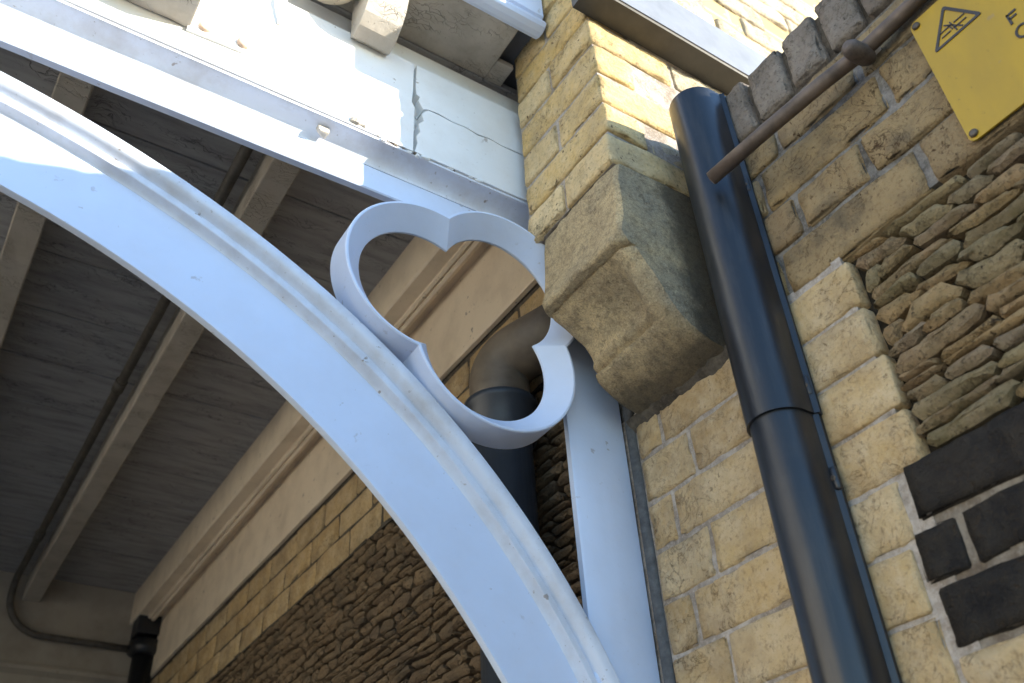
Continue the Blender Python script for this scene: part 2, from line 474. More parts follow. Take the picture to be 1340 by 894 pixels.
def far_brick_mat(name):
    """brickwork beyond what the picture resolves"""
    m, nt, bs = base(name)
    g = N(nt, 'ShaderNodeNewGeometry'); sx = N(nt, 'ShaderNodeSeparateXYZ'); cx = N(nt, 'ShaderNodeCombineXYZ')
    nt.links.new(g.outputs['Position'], sx.inputs[0])
    ad = N(nt, 'ShaderNodeMath', operation='ADD')
    nt.links.new(sx.outputs[0], ad.inputs[0]); nt.links.new(sx.outputs[1], ad.inputs[1])
    nt.links.new(ad.outputs[0], cx.inputs[0]); nt.links.new(sx.outputs[2], cx.inputs[1])
    br = N(nt, 'ShaderNodeTexBrick')
    br.inputs['Scale'].default_value = 1; br.inputs['Brick Width'].default_value = .225; br.inputs['Row Height'].default_value = .086
    br.inputs['Mortar Size'].default_value = .006
    br.inputs['Color1'].default_value = (.48, .36, .17, 1); br.inputs['Color2'].default_value = (.38, .28, .14, 1); br.inputs['Mortar'].default_value = (.34, .31, .27, 1)
    nt.links.new(cx.outputs[0], br.inputs['Vector'])
    nt.links.new(br.outputs['Color'], bs.inputs['Base Color'])
    bs.inputs['Roughness'].default_value = .95
    bump(nt, bs, br.outputs['Fac'], -.6, .004)
    return m
m_brickfar = far_brick_mat('distant brickwork')

# ------------------------------------------------------------------ ground
g = mk('ground', [(-60, -60, -1.6), (60, -60, -1.6), (60, 60, -1.6), (-60, 60, -1.6)], [(0, 1, 2, 3)], m_ground)
g['kind'] = 'structure'

rnd = random.Random(7)

# ------------------------------------------------------------------ near wall (face x = 1)
WX = 1.0
wall = thing('brick_wall', 'yellow brick wall with rubble panel, black painted stones and grey brick coping beside the black casing', 'wall', (WX, 0, -1.6))

def wall_brick(parent, y1, y0, z0, z1, mat, name='brick', gap=.0030, proud=0.0, amp=.0022, r=.0032, depth=.07, wob=.0016, nn=None, x=WX, label=None, chip=.012):
    """brick between joints at y1 (far) and y0 (near) in the wall plane"""
    y0 += gap; y1 -= gap; z0 += gap; z1 -= gap
    L = y1 - y0
    n = nn or (1, max(3, int(L / .016)), 5)
    c = ((x - proud) + depth / 2, (y0 + y1) / 2, (z0 + z1) / 2)
    V, F = rough_box(c, (depth, L, z1 - z0), r=r, amp=amp, n=n, seed=rnd.uniform(0, 50), wob=wob, chip=chip)
    return mk(name, V, F, mat, parent, True, label)

# mortar core, stepped back behind the rubble panel
YN = -3.6                                             # the wall runs on past the camera
def core(name, y0, y1, z0, z1, x, mat):
    return box(name, x, 1.24, y0, y1, z0, z1, mat, wall)
core('mortar_bed', .566, 1.16, -1.6, .9099, WX + .0026, m_mortar)
core('mortar_bed', .665, 1.16, .91, 1.262, WX + .0045, m_mortar_grey)
core('mortar_bed', -1.2, .6649, .91, 1.262, WX + .0052, m_mortar_grey)
core('rubble_bedding', -1.2, .5659, .56, .9099, WX + .022, m_gap)
core('mortar_bed', -1.2, .5659, -1.6, .5599, WX + .0038, m_mortar_black)
core('outer_brickwork', YN, -1.2001, -1.6, 1.262, WX, m_brickfar)

zrow = [-.055, .031, .118, .205, .292, .378, .465, .551, .638, .724, .811, .897]
def run(y_from, y_to, cuts):
    c = [y_from] + [k for k in cuts if y_to < k < y_from] + [y_to]
    return list(zip(c[:-1], c[1:]))
def running(y_from, y_to, L, off):
    cuts = []; y = y_from - off
    while y > y_to:
        cuts.append(y + rnd.uniform(-.006, .006)); y -= L + rnd.uniform(-.008, .012)
    return cuts
left_cuts = {7: ([.924, .71], .548), 8: ([.989, .772], .548), 9: ([.926, .71], .552), 10: ([.988, .768], .553),
             6: ([.984, .772], .592), 5: ([.930, .715], .604), 4: ([.985, .772], .600)}
for i in range(len(zrow) - 1):
    z0, z1 = zrow[i], zrow[i + 1]
    if i in left_cuts:
        cuts, end = left_cuts[i]
    else:
        end = .6 if i >= 3 else -.6
        cuts = running(1.052, end, .215, .07 if i % 2 else .13)
    for a, b in run(1.052, end, cuts):
        wall_brick(wall, a, b, z0, z1, m_brick, proud=rnd.uniform(-.0005, .002))
# bricks below the black stones
for i, (z0, z1) in enumerate(((.245, .328), (.205, .243))):
    for a, b in run(.598, -.6, running(.598, -.6, .22, .21 if i else .25)):
        wall_brick(wall, a, b, z0, z1, m_brick, proud=.001)
# black painted stones
for z0, z1, cuts, st in ((.329, .406, [.385, .17, -.05, -.3], .597), (.407, .481, [.536, .31, .09, -.14, -.36], .603), (.482, .566, [.33, .10, -.12, -.33], .588)):
    for a, b in run(st, -.6, cuts):
        wall_brick(wall, a, b, z0, z1, m_black, name='painted_stone', gap=.0040, proud=.001, amp=.003, wob=.003, chip=.022)
# weathered courses above the rubble
for z0, z1, cuts in ((.899, .990, [.664, .398, .19, -.03, -.25]), (.990, 1.076, [.603, .470, .25, .03, -.19]), (1.076, 1.168, [.655, .405, .19, -.02, -.24]),
                     (1.168, 1.264, [.60, .43, .24, .02, -.2])):
    for a, b in run(.80, -.6, cuts):
        wall_brick(wall, a, b, z0, z1, m_brown, gap=.0042, proud=rnd.uniform(-.002, .003), amp=.004, r=.004, wob=.0035, chip=.02)
# coping of bricks on edge
y = .795
while y > -1.2:
    L = rnd.uniform(.074, .092)
    t = 1.393 + rnd.uniform(-.006, .008)
    V, F = rough_box((WX - .006 + .125, y - L / 2, (1.266 + t) / 2), (.25, L - .011, t - 1.266), r=.006, amp=.004, n=(4, 5, 7), seed=rnd.uniform(0, 50), wob=.003, chip=.022)
    mk('coping_brick', V, F, m_coping, wall, True)
    y -= L
box('coping_bed', WX + .01, WX + .235, -1.2, .79, 1.262, 1.38, m_mortar_far, wall)
box('outer_coping', WX - .005, WX + .245, YN, -1.2002, 1.262, 1.394, m_coping, wall)
# rubble: thin-bedded stones in wavering courses, each stone its own irregular block
def rubble(y_hi, y_lo, z_lo, z_hi, hmin, hmax, lmin, lmax, rr, step=.018, gap=.0018):
    zs = [z_hi]
    while zs[-1] > z_lo + hmin:
        zs.append(max(z_lo, zs[-1] - rr.uniform(hmin, hmax)))
    if zs[-1] > z_lo: zs.append(z_lo)
    am = (hmin + hmax) * .30
    def bz(i, y):
        if i == 0 or i == len(zs) - 1: return zs[i] + .003 * noise.noise(Vector((y * 30, i, 3)))
        return zs[i] + am * noise.noise(Vector((y * 9.5, i * 7.31, 1.7))) + .004 * noise.noise(Vector((y * 42, i * 3.1, 9)))
    out = []
    for i in range(len(zs) - 1):
        y = y_hi - rr.uniform(0, .004); sl = rr.uniform(-.006, .006)
        while y > y_lo + .01:
            L = rr.uniform(lmin, lmax) * (1 if rr.random() > .2 else .55)
            yb = max(y_lo, y - L); sl2 = rr.uniform(-.008, .008)
            n = max(2, int((y - yb) / step))
            top = [(y + (yb - y) * k / n, bz(i, y + (yb - y) * k / n)) for k in range(n + 1)]
            bot = [(y + (yb - y) * k / n, bz(i + 1, y + (yb - y) * k / n)) for k in range(n + 1)]
            h = sum(t[1] - b[1] for t, b in zip(top, bot)) / (n + 1)
            if h > .006:
                o = []
                cut = min(h * .38, (y - yb) * .25)
                o += [(top[0][0] + sl, top[0][1] - cut), (top[0][0] + sl - cut * .8, top[0][1])] + top[1:-1] + [(top[-1][0] + sl2 + cut * .8, top[-1][1]), (top[-1][0] + sl2, top[-1][1] - cut)]
                o += [(bot[-1][0] - sl2, bot[-1][1] + cut * .7), (bot[-1][0] - sl2 + cut * .7, bot[-1][1])] + bot[1:-1][::-1] + [(bot[0][0] - sl - cut * .6, bot[0][1]), (bot[0][0] - sl, bot[0][1] + cut * .8)]
                cy_ = sum(q[0] for q in o) / len(o); cz_ = sum(q[1] for q in o) / len(o)
                oo = []
                for (a, b) in o:
                    d = math.hypot(a - cy_, b - cz_) + 1e-6
                    k = 1 - gap * rr.uniform(.6, 1.8) / d
                    oo.append((cy_ + (a - cy_) * k, cz_ + (b - cz_) * (1 - min(.4, gap / max(.004, h * .5)))))
                out.append(((WX, cy_, cz_), oo, h, rr.uniform(0, 90)))
            y = yb; sl = sl2
    return out
def stone_vf(c, o, h, seed, x, rr, rings=2):
    n = len(o); V = []; F = []
    pr_ = rr.uniform(-.003, .004); ti = rr.uniform(-.22, .12); ty = rr.uniform(-.05, .05)
    def fx(y, z, base_): return x + base_ + pr_ + ti * (z - c[2]) + ty * (y - c[1]) + .0035 * noise.noise(Vector((y * 55, z * 55, seed))) + .0015 * noise.noise(Vector((y * 160, z * 160, seed)))
    V += [(x + .055, y, z) for y, z in o]
    V += [(fx(y, z, .0065), y, z) for y, z in o]
    ins = min(.0055, h * .24)
    lv = [(ins, .0015)] if rings == 2 else [(ins, .0015)]
    ring = []
    for (y, z) in o:
        d = math.hypot(y - c[1], z - c[2]) + 1e-6
        yy = c[1] + (y - c[1]) * (1 - ins * 1.2 / d); zz = c[2] + (z - c[2]) * (1 - min(.6, ins / (h * .5)))
        ring.append((yy, zz))
    V += [(fx(y, z, .0012), y, z) for y, z in ring]
    ring3 = [(c[1] + (y - c[1]) * .62, c[2] + (z - c[2]) * .35) for y, z in ring]
    V += [(fx(y, z, -.0008), y, z) for y, z in ring3]
    for l in range(3):
        for k in range(n):
            F.append((l * n + k, l * n + (k + 1) % n, (l + 1) * n + (k + 1) % n, (l + 1) * n + k))
    F.append(tuple(3 * n + k for k in range(n)))
    return V, F
rr = random.Random(21)
for c, o, h, sd_ in rubble(.5475, -.6, .566, .8985, .014, .032, .05, .14, rr, gap=.0014):
    V, F = stone_vf(c, o, h, sd_, WX - .001, rr)
    auto_smooth(mk('stone', V, F, m_stone, wall, True), 34)
# grey fillet where the post meets the wall
V = []; F = []
nz_ = 40
for i in range(nz_ + 1):
    z = -1.55 + (1.262 + 1.55) * i / nz_
    wv = .004 * noise.noise(Vector((0, 3, z * 14)))
    V += [(WX - .004, 1.067, z), (WX - .010, 1.064, z), (WX - .003, 1.053 + wv * 1.3, z), (WX + .006, 1.050 + wv, z), (WX + .006, 1.067, z)]
for i in range(nz_):
    for k in range(5):
        F.append((i * 5 + k, i * 5 + (k + 1) % 5, (i + 1) * 5 + (k + 1) % 5, (i + 1) * 5 + k))
mk('mortar_fillet', V, F, m_fillet, wall, True)

# ------------------------------------------------------------------ wall inside the porch (same plane, further along)
pwall = thing('porch_wall', 'shaded wall under the porch, yellow brick courses over dark thin-bedded rubble', 'wall', (WX, 2.8, -1.6))
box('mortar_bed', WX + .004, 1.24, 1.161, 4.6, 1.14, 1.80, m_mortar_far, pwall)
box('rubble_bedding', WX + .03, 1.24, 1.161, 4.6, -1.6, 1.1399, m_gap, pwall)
for i in range(3):
    z0, z1 = 1.142 + i * .0865, 1.142 + (i + 1) * .0865
    for a, b in run(4.42, 1.18, running(4.42, 1.18, .22, .07 if i % 2 else .16)):
        wall_brick(pwall, a, b, z0, z1, m_brick, proud=rnd.uniform(-.001, .003), amp=.003, nn=(1, 4, 2), r=.006, wob=.003)
rr = random.Random(5)
stones = rubble(4.40, 1.155, .20, 1.137, .016, .031, .045, .12, rr, step=.03, gap=.0032)
def score(s):
    u, v = proj(s[0])
    ok = (-20 < u < 790 and 560 < v < 930 and not (u > 705 and v > 820))
    # inside the arch opening, or the slot between arch and post
    return (1 if ok else 0, -s[0][1])
stones.sort(key=score, reverse=True)
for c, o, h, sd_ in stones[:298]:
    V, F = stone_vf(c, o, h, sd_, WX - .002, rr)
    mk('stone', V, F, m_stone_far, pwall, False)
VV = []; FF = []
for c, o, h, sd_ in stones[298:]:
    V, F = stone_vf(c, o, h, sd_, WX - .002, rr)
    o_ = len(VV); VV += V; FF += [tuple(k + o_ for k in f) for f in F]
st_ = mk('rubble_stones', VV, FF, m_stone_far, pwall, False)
st_['kind'] = 'stuff'

# ------------------------------------------------------------------ building corner: pier on a stone corbel, return wall to the right
PX, PY, PF = .815, .805, 1.072
pier = thing('brick_pier', 'yellow brick building corner standing on a carved stone corbel, its side wall in sun', 'building', (PX, PY, 1.245))
box('mortar_core', PX + .006, 1.238, PY + .006, PF - .002, 1.25, 3.2, m_mortar, pier)
box('return_wall_core', 1.2381, 4.5, PY + .006, 1.10, -1.6, 3.2, m_brickfar, pier)
box('inner_building', 1.241, 4.5, 1.1001, 6.0, -1.6, 3.2, m_brickfar, pier)
zp = [1.246, 1.331, 1.416, 1.508, 1.60, 1.688] + [1.688 + .087 * k for k in range(1, 13)]
m_pier_side = brick_mat('pale grey-buff brick', [(.62, .53, .37), (.55, .46, .31), (.68, .58, .41), (.52, .45, .33)], grime=.35, spot_amt=.4, pit=.006, pale=.4, pale_col=(.66, .60, .48), grime_col=(.25, .22, .17))  # paler, less saturated brick for the side wall
def pier_brick(x0, x1, y0, y1, z0, z1, gap=.005, amp=.003, wob=.003, name='brick', mat=None):
    gx = gap if x0 > PX + .02 else 0
    x0_, x1_ = x0 + gx, x1 - gap
    y0_ = y0 if y0 <= PY + .001 else y0 + gap
    y1_ = y1 - gap
    c = ((x0_ + x1_) / 2, (y0_ + y1_) / 2, (z0 + z1) / 2)
    s = (x1_ - x0_, y1_ - y0_, z1 - z0 - 2 * gap)
    V, F = rough_box(c, s, r=.004, amp=amp, n=(max(3, int(s[0] / .018)), max(3, int(s[1] / .018)), 5), seed=rnd.uniform(0, 60), wob=wob, chip=.011)
    return mk(name, V, F, mat or m_pier, pier, True)
for i in range(len(zp) - 1):
    z0, z1 = zp[i], zp[i + 1]
    jx = rnd.uniform(-.003, .003)
    if i % 2 == 0:      # two headers on the front
        pier_brick(PX + jx, 1.035, PY, .948, z0, z1)
        pier_brick(PX + jx, .92, .948, PF, z0, z1)
        x = 1.035
    else:
        pier_brick(PX + jx, .922, PY, PF, z0, z1)
        x = .922
    while x < 2.45:
        L = .222 + rnd.uniform(-.006, .008)
        if x > 1.0 or z0 > 1.2:
            pier_brick(x, x + L, PY + rnd.uniform(-.001, .003), PY + .10, z0, z1, amp=.004, wob=.0035, mat=m_pier_side)
        x += L
# corbel
prof = [(1.03, 1.2445), (.93, 1.2445), (.824, 1.2445), (.818, 1.238), (.814, 1.20), (.811, 1.15), (.807, 1.11), (.802, 1.085), (.797, 1.068), (.794, 1.057), (.798, 1.0500), (.805, 1.0480), (.812, 1.0470), (.818, 1.0462),
        (.824, 1.0440), (.836, 1.0330), (.848, 1.0180), (.858, 1.001), (.866, .984), (.8725, .968), (.878, .956), (.890, .950), (.889, .945), (.879, .940), (.881, .935), (.893, .929), (.906, .922), (.925, .911), (.947, .900), (.972, .890), (1.03, .884)]
chord = {}
def chord_x(z):      # plain sloping face used where the hollow stops near the end
    pts = [(.796, 1.06), (.808, 1.045), (.828, 1.02), (.850, .985), (.872, .950), (.905, .920), (.947, .898), (1.03, .884)]
    if z >= 1.06: return None
    for (xa, za), (xb, zb) in zip(pts[:-1], pts[1:]):
        if zb <= z <= za: return xa + (xb - xa) * (za - z) / (za - zb)
    return 1.03
def t2_(yy):
    q = min(1, max(0, (yy - .818) / .03))
    return q * q * (3 - 2 * q)
CY0, CY1 = .803, 1.028
V = []; F = []
NY = 44; M_ = len(prof)
for j in range(NY + 1):
    yy = CY0 + (CY1 - CY0) * j / NY
    t = min(1, max(0, (yy - .822) / .03)); t = t * t * (3 - 2 * t)
    for k, (x, z) in enumerate(prof):
        if z < 1.045:
            t2 = min(1, max(0, (yy - .832) / .035)); t2 = t2 * t2 * (3 - 2 * t2)
            x = chord_x(z)
            if .950 < z < 1.045: x += .036 * math.sin(math.pi * ((z - .950) / .095) ** .8) ** .7 * t2
            if .938 < z < .953: x += .022 * t2                       # lower groove
        if k in (11, 12, 13): x += .014 * t2_(yy)         # groove under the nose
        e = min((yy - CY0), (CY1 - yy) * 1.5)
        rz = .007 if z > 1.06 else .018
        rd = rz * max(0, 1 - e / (rz * 1.3)) ** 2 if 2 <= k <= M_ - 2 else 0
        p = Vector((x + rd, yy, z))
        nv = noise.noise_vector(p * 11) * .0045 + noise.noise_vector(p * 40) * .0026 + noise.noise_vector(p * 110) * .0012
        if k < 3: nv *= .25
        V.append(p + nv)
for j in range(NY):
    for k in range(M_):
        F.append((j * M_ + k, j * M_ + (k + 1) % M_, (j + 1) * M_ + (k + 1) % M_, (j + 1) * M_ + k))
# end faces: gridded back to the wall so that they weather too
for j in (0, NY):
    NB = 7
    yy = CY0 if j == 0 else CY1
    b0 = len(V)
    for k, (x, z) in enumerate(prof):
        e0 = V[j * M_ + k]
        for t in range(NB + 1):
            p = e0.lerp(Vector((1.035, yy, z)), t / NB)
            if t: p.y += noise.noise(p * 16) * .004 + noise.noise(p * 45) * .0018
            V.append(p)
    for k in range(M_ - 1):
        for t in range(NB):
            a = b0 + k * (NB + 1) + t
            F.append((a, a + 1, a + NB + 2, a + NB + 1))
cb = mk('corbel_stone', V, F, m_corbel, pier, True, label='carved sandstone corbel with hollow moulding, grey on one side, stained black')
# ragged mortar under the corbel
V = []; F = []
for i in range(90):
    yy = .80 + i * (.262 / 89)
    d = .005 + .012 * abs(noise.noise(Vector((yy * 34, 1, 2)))); hgt = .008 + .014 * (noise.noise(Vector((yy * 22, 7, 2))) + .6) + .004 * noise.noise(Vector((yy * 95, 3, 2)))
    V += [(WX + .004, yy, .898), (WX - d - .004, yy, .897), (WX - d, yy, .892 - hgt * .5), (WX + .003, yy, .889 - hgt)]
for i in range(89):
    for k in range(4):
        F.append((i * 4 + k, i * 4 + (k + 1) % 4, (i + 1) * 4 + (k + 1) % 4, (i + 1) * 4 + k))
F.append((0, 1, 2, 3)); F.append((356, 357, 358, 359))
mk('bed_joint', V, F, m_mortar_far, pier, False)

# grey box rail on the return wall
rail = thing('wall_rail', 'grey painted box rail running along the sunlit upper brick wall', 'rail', (1.4, .775, 1.69))
sweep('rail_body', [(.806, 1.69), (.748, 1.69), (.746, 1.694), (.746, 1.822), (.806, 1.836)], 'x', .779, 2.6, m_rail_shade, rail, n=20, wob=.001)
sweep('flashing', [(.7455, 1.696), (.7435, 1.696), (.7425, 1.826), (.806, 1.842), (.806, 1.8385), (.7455, 1.8235)], 'x', .776, 2.61, m_leadsheet, rail, n=20, wob=.001)

# ------------------------------------------------------------------ porch roof: ceiling boards, purlins, wall plate, soffit, verge
ZC = 1.81
XL = -1.95                                             # outer (platform) edge of the porch
roof = thing('porch_roof', 'timber porch roof seen from below, dirty ceiling boards, purlins and cream wall plate', 'roof', (-.4, 2.8, ZC))
y = 1.25 - .26
bi = 0
yb = [1.12] + [1.435 + .26 * k for k in range(-1, 12)]
yb = [1.175 + .26 * k for k in range(0, 12)] + [4.418]
yb = [1.12] + [k for k in yb if k > 1.13]
for a, b in zip(yb[:-1], yb[1:]):
    if a > 4.5: break
    dz = rnd.uniform(-.002, .002)
    V, F = rough_box(((XL + .99) / 2, (a + b) / 2, ZC + .011 + dz), (.99 - XL, b - a - .005, .022), r=.003, amp=.001, n=(24, 2, 1), seed=rnd.uniform(0, 40), wob=.0018, wfreq=5)
    mk('ceiling_board', V, F, m_ceil, roof, False)
box('roof_deck', XL - .1, .985, .96, 4.75, ZC + .034, ZC + .10, m_slate, roof)
for px in (.409, -.065, -.54, -1.015, -1.49):
    V, F = rough_box((px + .0355, (1.16 + 4.42) / 2, (1.695 + ZC) / 2), (.071, 3.26, ZC - 1.695 - .002), r=.004, amp=.0015, n=(2, 30, 2), seed=px * 9, wob=.0022, wfreq=6)
    mk('purlin', V, F, m_purlin, roof, False)
# wall plate, its little mouldings and the cream board under it
plate = sweep('wall_plate', [(.874, ZC - .002), (.874, 1.664), (.879, 1.658), (.921, 1.658), (.921, ZC - .002)], 'y', 1.17, 4.42, m_cream, roof, n=24, wob=.0015)
sweep('moulding', [(.9212, 1.664), (.9212, 1.650), (.929, 1.646), (.936, 1.650), (.936, 1.664)], 'y', 1.17, 4.42, m_cream, plate)
sweep('moulding', [(.9365, 1.664), (.9365, 1.643), (.943, 1.638), (.951, 1.640), (.956, 1.646), (.956, 1.664)], 'y', 1.17, 4.42, m_cream, plate)
sweep('plate_board', [(.9562, 1.672), (.9562, 1.666), (.985, 1.664), (.985, 1.414), (.987, 1.410), (.999, 1.410), (.999, 1.672)], 'y', 1.17, 4.40, m_cream, roof, n=24, wob=.0015, label='broad cream board along the wall top')
# soffit outside the beam, and the verge fascia
for a, b, xs_, xe in ((.968, 1.1215, XL, .766), (1.064, 1.1215, .7665, .812)):
    V, F = rough_box(((xs_ + xe) / 2, (a + b) / 2, ZC + .009), (xe - xs_, b - a, .018), r=.003, amp=.0015, n=(40 if xs_ < 0 else 3, 5, 1), seed=a * 30, wob=.0022, wfreq=8)
    mk('soffit_board', V, F, m_soffit, roof, False)
prof_v = [(.966, 1.80), (.955, 1.792), (.941, 1.790), (.929, 1.796), (.924, 1.806), (.926, 1.816), (.936, 1.822), (.936, 1.836), (.930, 1.840), (.930, 2.02), (.966, 2.02)]
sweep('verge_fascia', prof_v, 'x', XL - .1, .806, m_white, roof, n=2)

# missing piece of soffit next to the pier: dark opening frame
# ------------------------------------------------------------------ front beam
beam = thing('front_beam', 'weathered white painted timber beam with cracked fascia, half in sun, above the arch', 'beam', (-.4, 1.15, 1.28))
sweep('beam_core', [(1.1225, 1.4115), (1.1225, 1.785), (1.150, 1.785), (1.150, 1.4115)], 'x', XL, .998, m_beam, beam)
def plank(name, outline, y0, y1, mat, parent, label=None):
    """board with a drawn outline in the x-z plane"""
    n = len(outline)
    V = [(x, y0, z) for x, z in outline] + [(x, y1, z) for x, z in outline]
    F = [tuple(range(n)), tuple(range(2 * n - 1, n - 1, -1))] + [(k, (k + 1) % n, n + (k + 1) % n, n + k) for k in range(n)]
    o = mk(name, V, F, mat, parent, False, label)
    bm = bmesh.new(); bm.from_mesh(o.data)
    bmesh.ops.triangulate(bm, faces=[f for f in bm.faces if len(f.verts) > 4])
    bm.to_mesh(o.data); bm.free()
    return o
def wave(x0, x1, z, amp, n, s):
    return [(x0 + (x1 - x0) * i / n, z + amp * noise.noise(Vector((i * .37 + s, s, 0)))) for i in range(n + 1)]
plank('fascia_board', wave(XL, .5665, 1.412, .001, 30, 3) + [(.5675, 1.50), (.569, 1.545), (.562, 1.56), (.5645, 1.60), (.5655, 1.69)] + [(XL, 1.69)], 1.09, 1.12, m_beam, beam, 'long fascia board, mostly sunlit')
# right-hand boards: a crack runs between them and the end has rotted away
crk = [(.589, 1.553), (.60, 1.560), (.625, 1.563), (.66, 1.557), (.69, 1.560), (.72, 1.555), (.75, 1.559), (.78, 1.554), (.815, 1.556), (.99, 1.556)]
plank('fascia_board', [(.573, 1.69), (.571, 1.62), (.573, 1.592), (.581, 1.588), (.578, 1.574)] + crk + [(.99, 1.69)], 1.0905, 1.12, m_beam, beam, 'short upper fascia board above the crack')
plank('fascia_board', [(.5705, 1.412), (.576, 1.44), (.574, 1.462), (.582, 1.478), (.578, 1.50), (.590, 1.516), (.585, 1.535), (.592, 1.547)] + [(x, z - .004 - .0025 * (i % 3 == 1)) for i, (x, z) in enumerate(crk[1:])] + wave(.99, .5705, 1.412, .0015, 14, 9)[:-1], 1.0895, 1.12, m_beam, beam, 'short lower fascia board with rotted end')
cove = [(1.0935, 1.4105), (1.0935, 1.405)]
for i in range(11):
    a = math.pi / 2 * i / 10
    cove.append((1.0945 + .0455 * math.sin(a), 1.4045 - .0255 * (1 - math.cos(a))))
cv = sweep('cove_moulding', cove + [(1.150, 1.379), (1.150, 1.4105)], 'x', XL, .998, m_rim, beam, n=30, wob=.0008)
auto_smooth(cv, 40)
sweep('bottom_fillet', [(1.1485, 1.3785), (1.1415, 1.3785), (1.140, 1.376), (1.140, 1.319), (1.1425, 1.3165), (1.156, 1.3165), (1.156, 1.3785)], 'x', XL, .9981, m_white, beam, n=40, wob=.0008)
# flaking paint and debris along the fascia foot
rr = random.Random(3)
for i in range(16):
    x = rr.choice([rr.uniform(.54, .60), rr.uniform(.55, .80), rr.uniform(.50, .58)])
    s = rr.uniform(.003, .008)
    V, F = rough_box((x, 1.094, 1.409 + rr.uniform(-.002, .003)), (s * rr.uniform(1, 2.6), s * 1.2, s * .7), r=s * .25, amp=.002, n=(1, 1, 1), seed=i * 3.3, wob=.003, wfreq=60)
    mk('paint_flake', V, F, m_lead if i % 3 == 0 else m_beam, beam, False)
for (x, z, s) in ((.392, 1.393, .019), (.44, 1.422, .014), (.455, 1.421, .010)):
    V, F = rough_box((x, 1.118 if z < 1.4 else 1.092, z), (s * 1.3, s * .8, s * .75), r=s * .2, amp=.004, n=(2, 2, 2), seed=x * 99, wob=.006, wfreq=45)
    mk('splinter', V, F, m_soffit, beam, False)

# ------------------------------------------------------------------ fittings on the sunlit beam
be = thing('beam_bracket', 'blunt white timber bracket with strap and two rusty bolts on the sunlit beam', 'bracket', (.02, 1.04, 1.48))
V = [(-.075, 1.089, 1.50), (.112, 1.089, 1.485), (.112, .985, 1.495), (-.075, .985, 1.51), (-.075, 1.089, 1.66), (.112, 1.089, 1.66), (.112, .985, 1.66), (-.075, .985, 1.66)]
mk('bracket_body', V, [(0, 1, 2, 3), (4, 7, 6, 5), (0, 4, 5, 1), (1, 5, 6, 2), (2, 6, 7, 3), (3, 7, 4, 0)], m_beam, be)
V, F = rough_box((.018, 1.040, 1.482), (.20, .10, .014), r=.003, amp=.002, n=(6, 3, 1), seed=4, wob=.003)
mk('base_board', V, F, m_soffit, be, False)
plank('strap', [(.113, 1.466), (.215, 1.473), (.238, 1.484), (.24, 1.498), (.225, 1.508), (.113, 1.515)], 1.083, 1.0895, m_beam, be)
for (bx, bz) in ((.142, 1.489), (.212, 1.491)):
    tube('bolt', [(bx, 1.0835, bz), (bx, 1.078, bz), (bx, 1.076, bz)], [.012, .012, .008], m_bolt, be, 16)
blk = thing('rafter_end', 'small white shaped rafter end under the soffit, above the sunlit beam', 'rafter', (.45, 1.04, 1.66))
V = []; F = []
pr = [(1.089, 1.80), (1.089, 1.672), (1.075, 1.660), (1.045, 1.664), (1.02, 1.682), (1.0, 1.71), (.988, 1.75), (.985, 1.80)]
sweep('rafter_body', pr, 'x', .418, .50, m_soffit, blk, n=4, wob=.002)
lamp = thing('round_fitting', 'round pale fitting under the soffit beside the rafter end', 'fitting', (.335, 1.03, 1.8))
def lathe(name, prof, c, mat, parent, seg=32):
    V = []; F = []; m = len(prof)
    for k in range(seg):
        a = 2 * math.pi * k / seg
        for r_, z_ in prof: V.append((c[0] + r_ * math.cos(a), c[1] + r_ * math.sin(a), z_))
    for k in range(seg):
        for i in range(m - 1):
            F.append((k * m + i, k * m + i + 1, ((k + 1) % seg) * m + i + 1, ((k + 1) % seg) * m + i))
    F.append(tuple(k * m for k in range(seg))); F.append(tuple(k * m + m - 1 for k in range(seg)))
    o = mk(name, V, F, mat, parent, True)
    return o
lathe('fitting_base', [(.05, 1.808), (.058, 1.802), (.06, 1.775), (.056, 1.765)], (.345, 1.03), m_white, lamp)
lathe('rim', [(.056, 1.766), (.063, 1.764), (.066, 1.756), (.063, 1.749), (.050, 1.747)], (.345, 1.03), m_cream, lamp)
lathe('cover', [(.050, 1.748), (.044, 1.741), (.03, 1.735), (.01, 1.732)], (.345, 1.03), m_bolt, lamp)
wire = tag(tube('hanging_cable', [(.283, 1.05, 1.81), (.281, 1.055, 1.76), (.276, 1.062, 1.71), (.272, 1.072, 1.66), (.270, 1.083, 1.625), (.27, 1.0885, 1.605)], .0032, m_cable, None, 8),
           'thin white cable dropping from the soffit onto the sunlit beam', 'cable')

# ------------------------------------------------------------------ arched bracket with trefoil
arch = thing('arch_bracket', 'white painted timber arch with trefoil cut-out springing from the post by the wall', 'bracket', (-.4, 1.11, -1.6))
OUT = [(-.122, 1.193), (.051, 1.138), (.239, 1.054), (.424, .955), (.575, .851), (.712, .75), (.83, .598), (.905, .428)]
INN = [(-.063, .963), (.042, .929), (.152, .886), (.271, .815), (.392, .731), (.515, .64), (.589, .562), (.66, .475), (.708, .399)]
YF, YR = 1.100, 1.070
AC = (-.40, -.30)
def fit_r(pts, k):
    t = []; r = []
    for x, z in pts:
        x *= k; z *= k
        t.append(math.pi / 2 - math.atan2(z - AC[1], x - AC[0])); r.append(math.hypot(x - AC[0], z - AC[1]))
    A = np.array([[1, q ** 2, q ** 4] for q in t])
    s = np.linalg.lstsq(A, np.array(r), rcond=None)[0]
    return lambda q: float(s[0] + s[1] * min(abs(q), 1.15) ** 2 + s[2] * min(abs(q), 1.15) ** 4)
r_out = fit_r(OUT, YR / 1.07)
r_in = fit_r(INN, YF / 1.07)
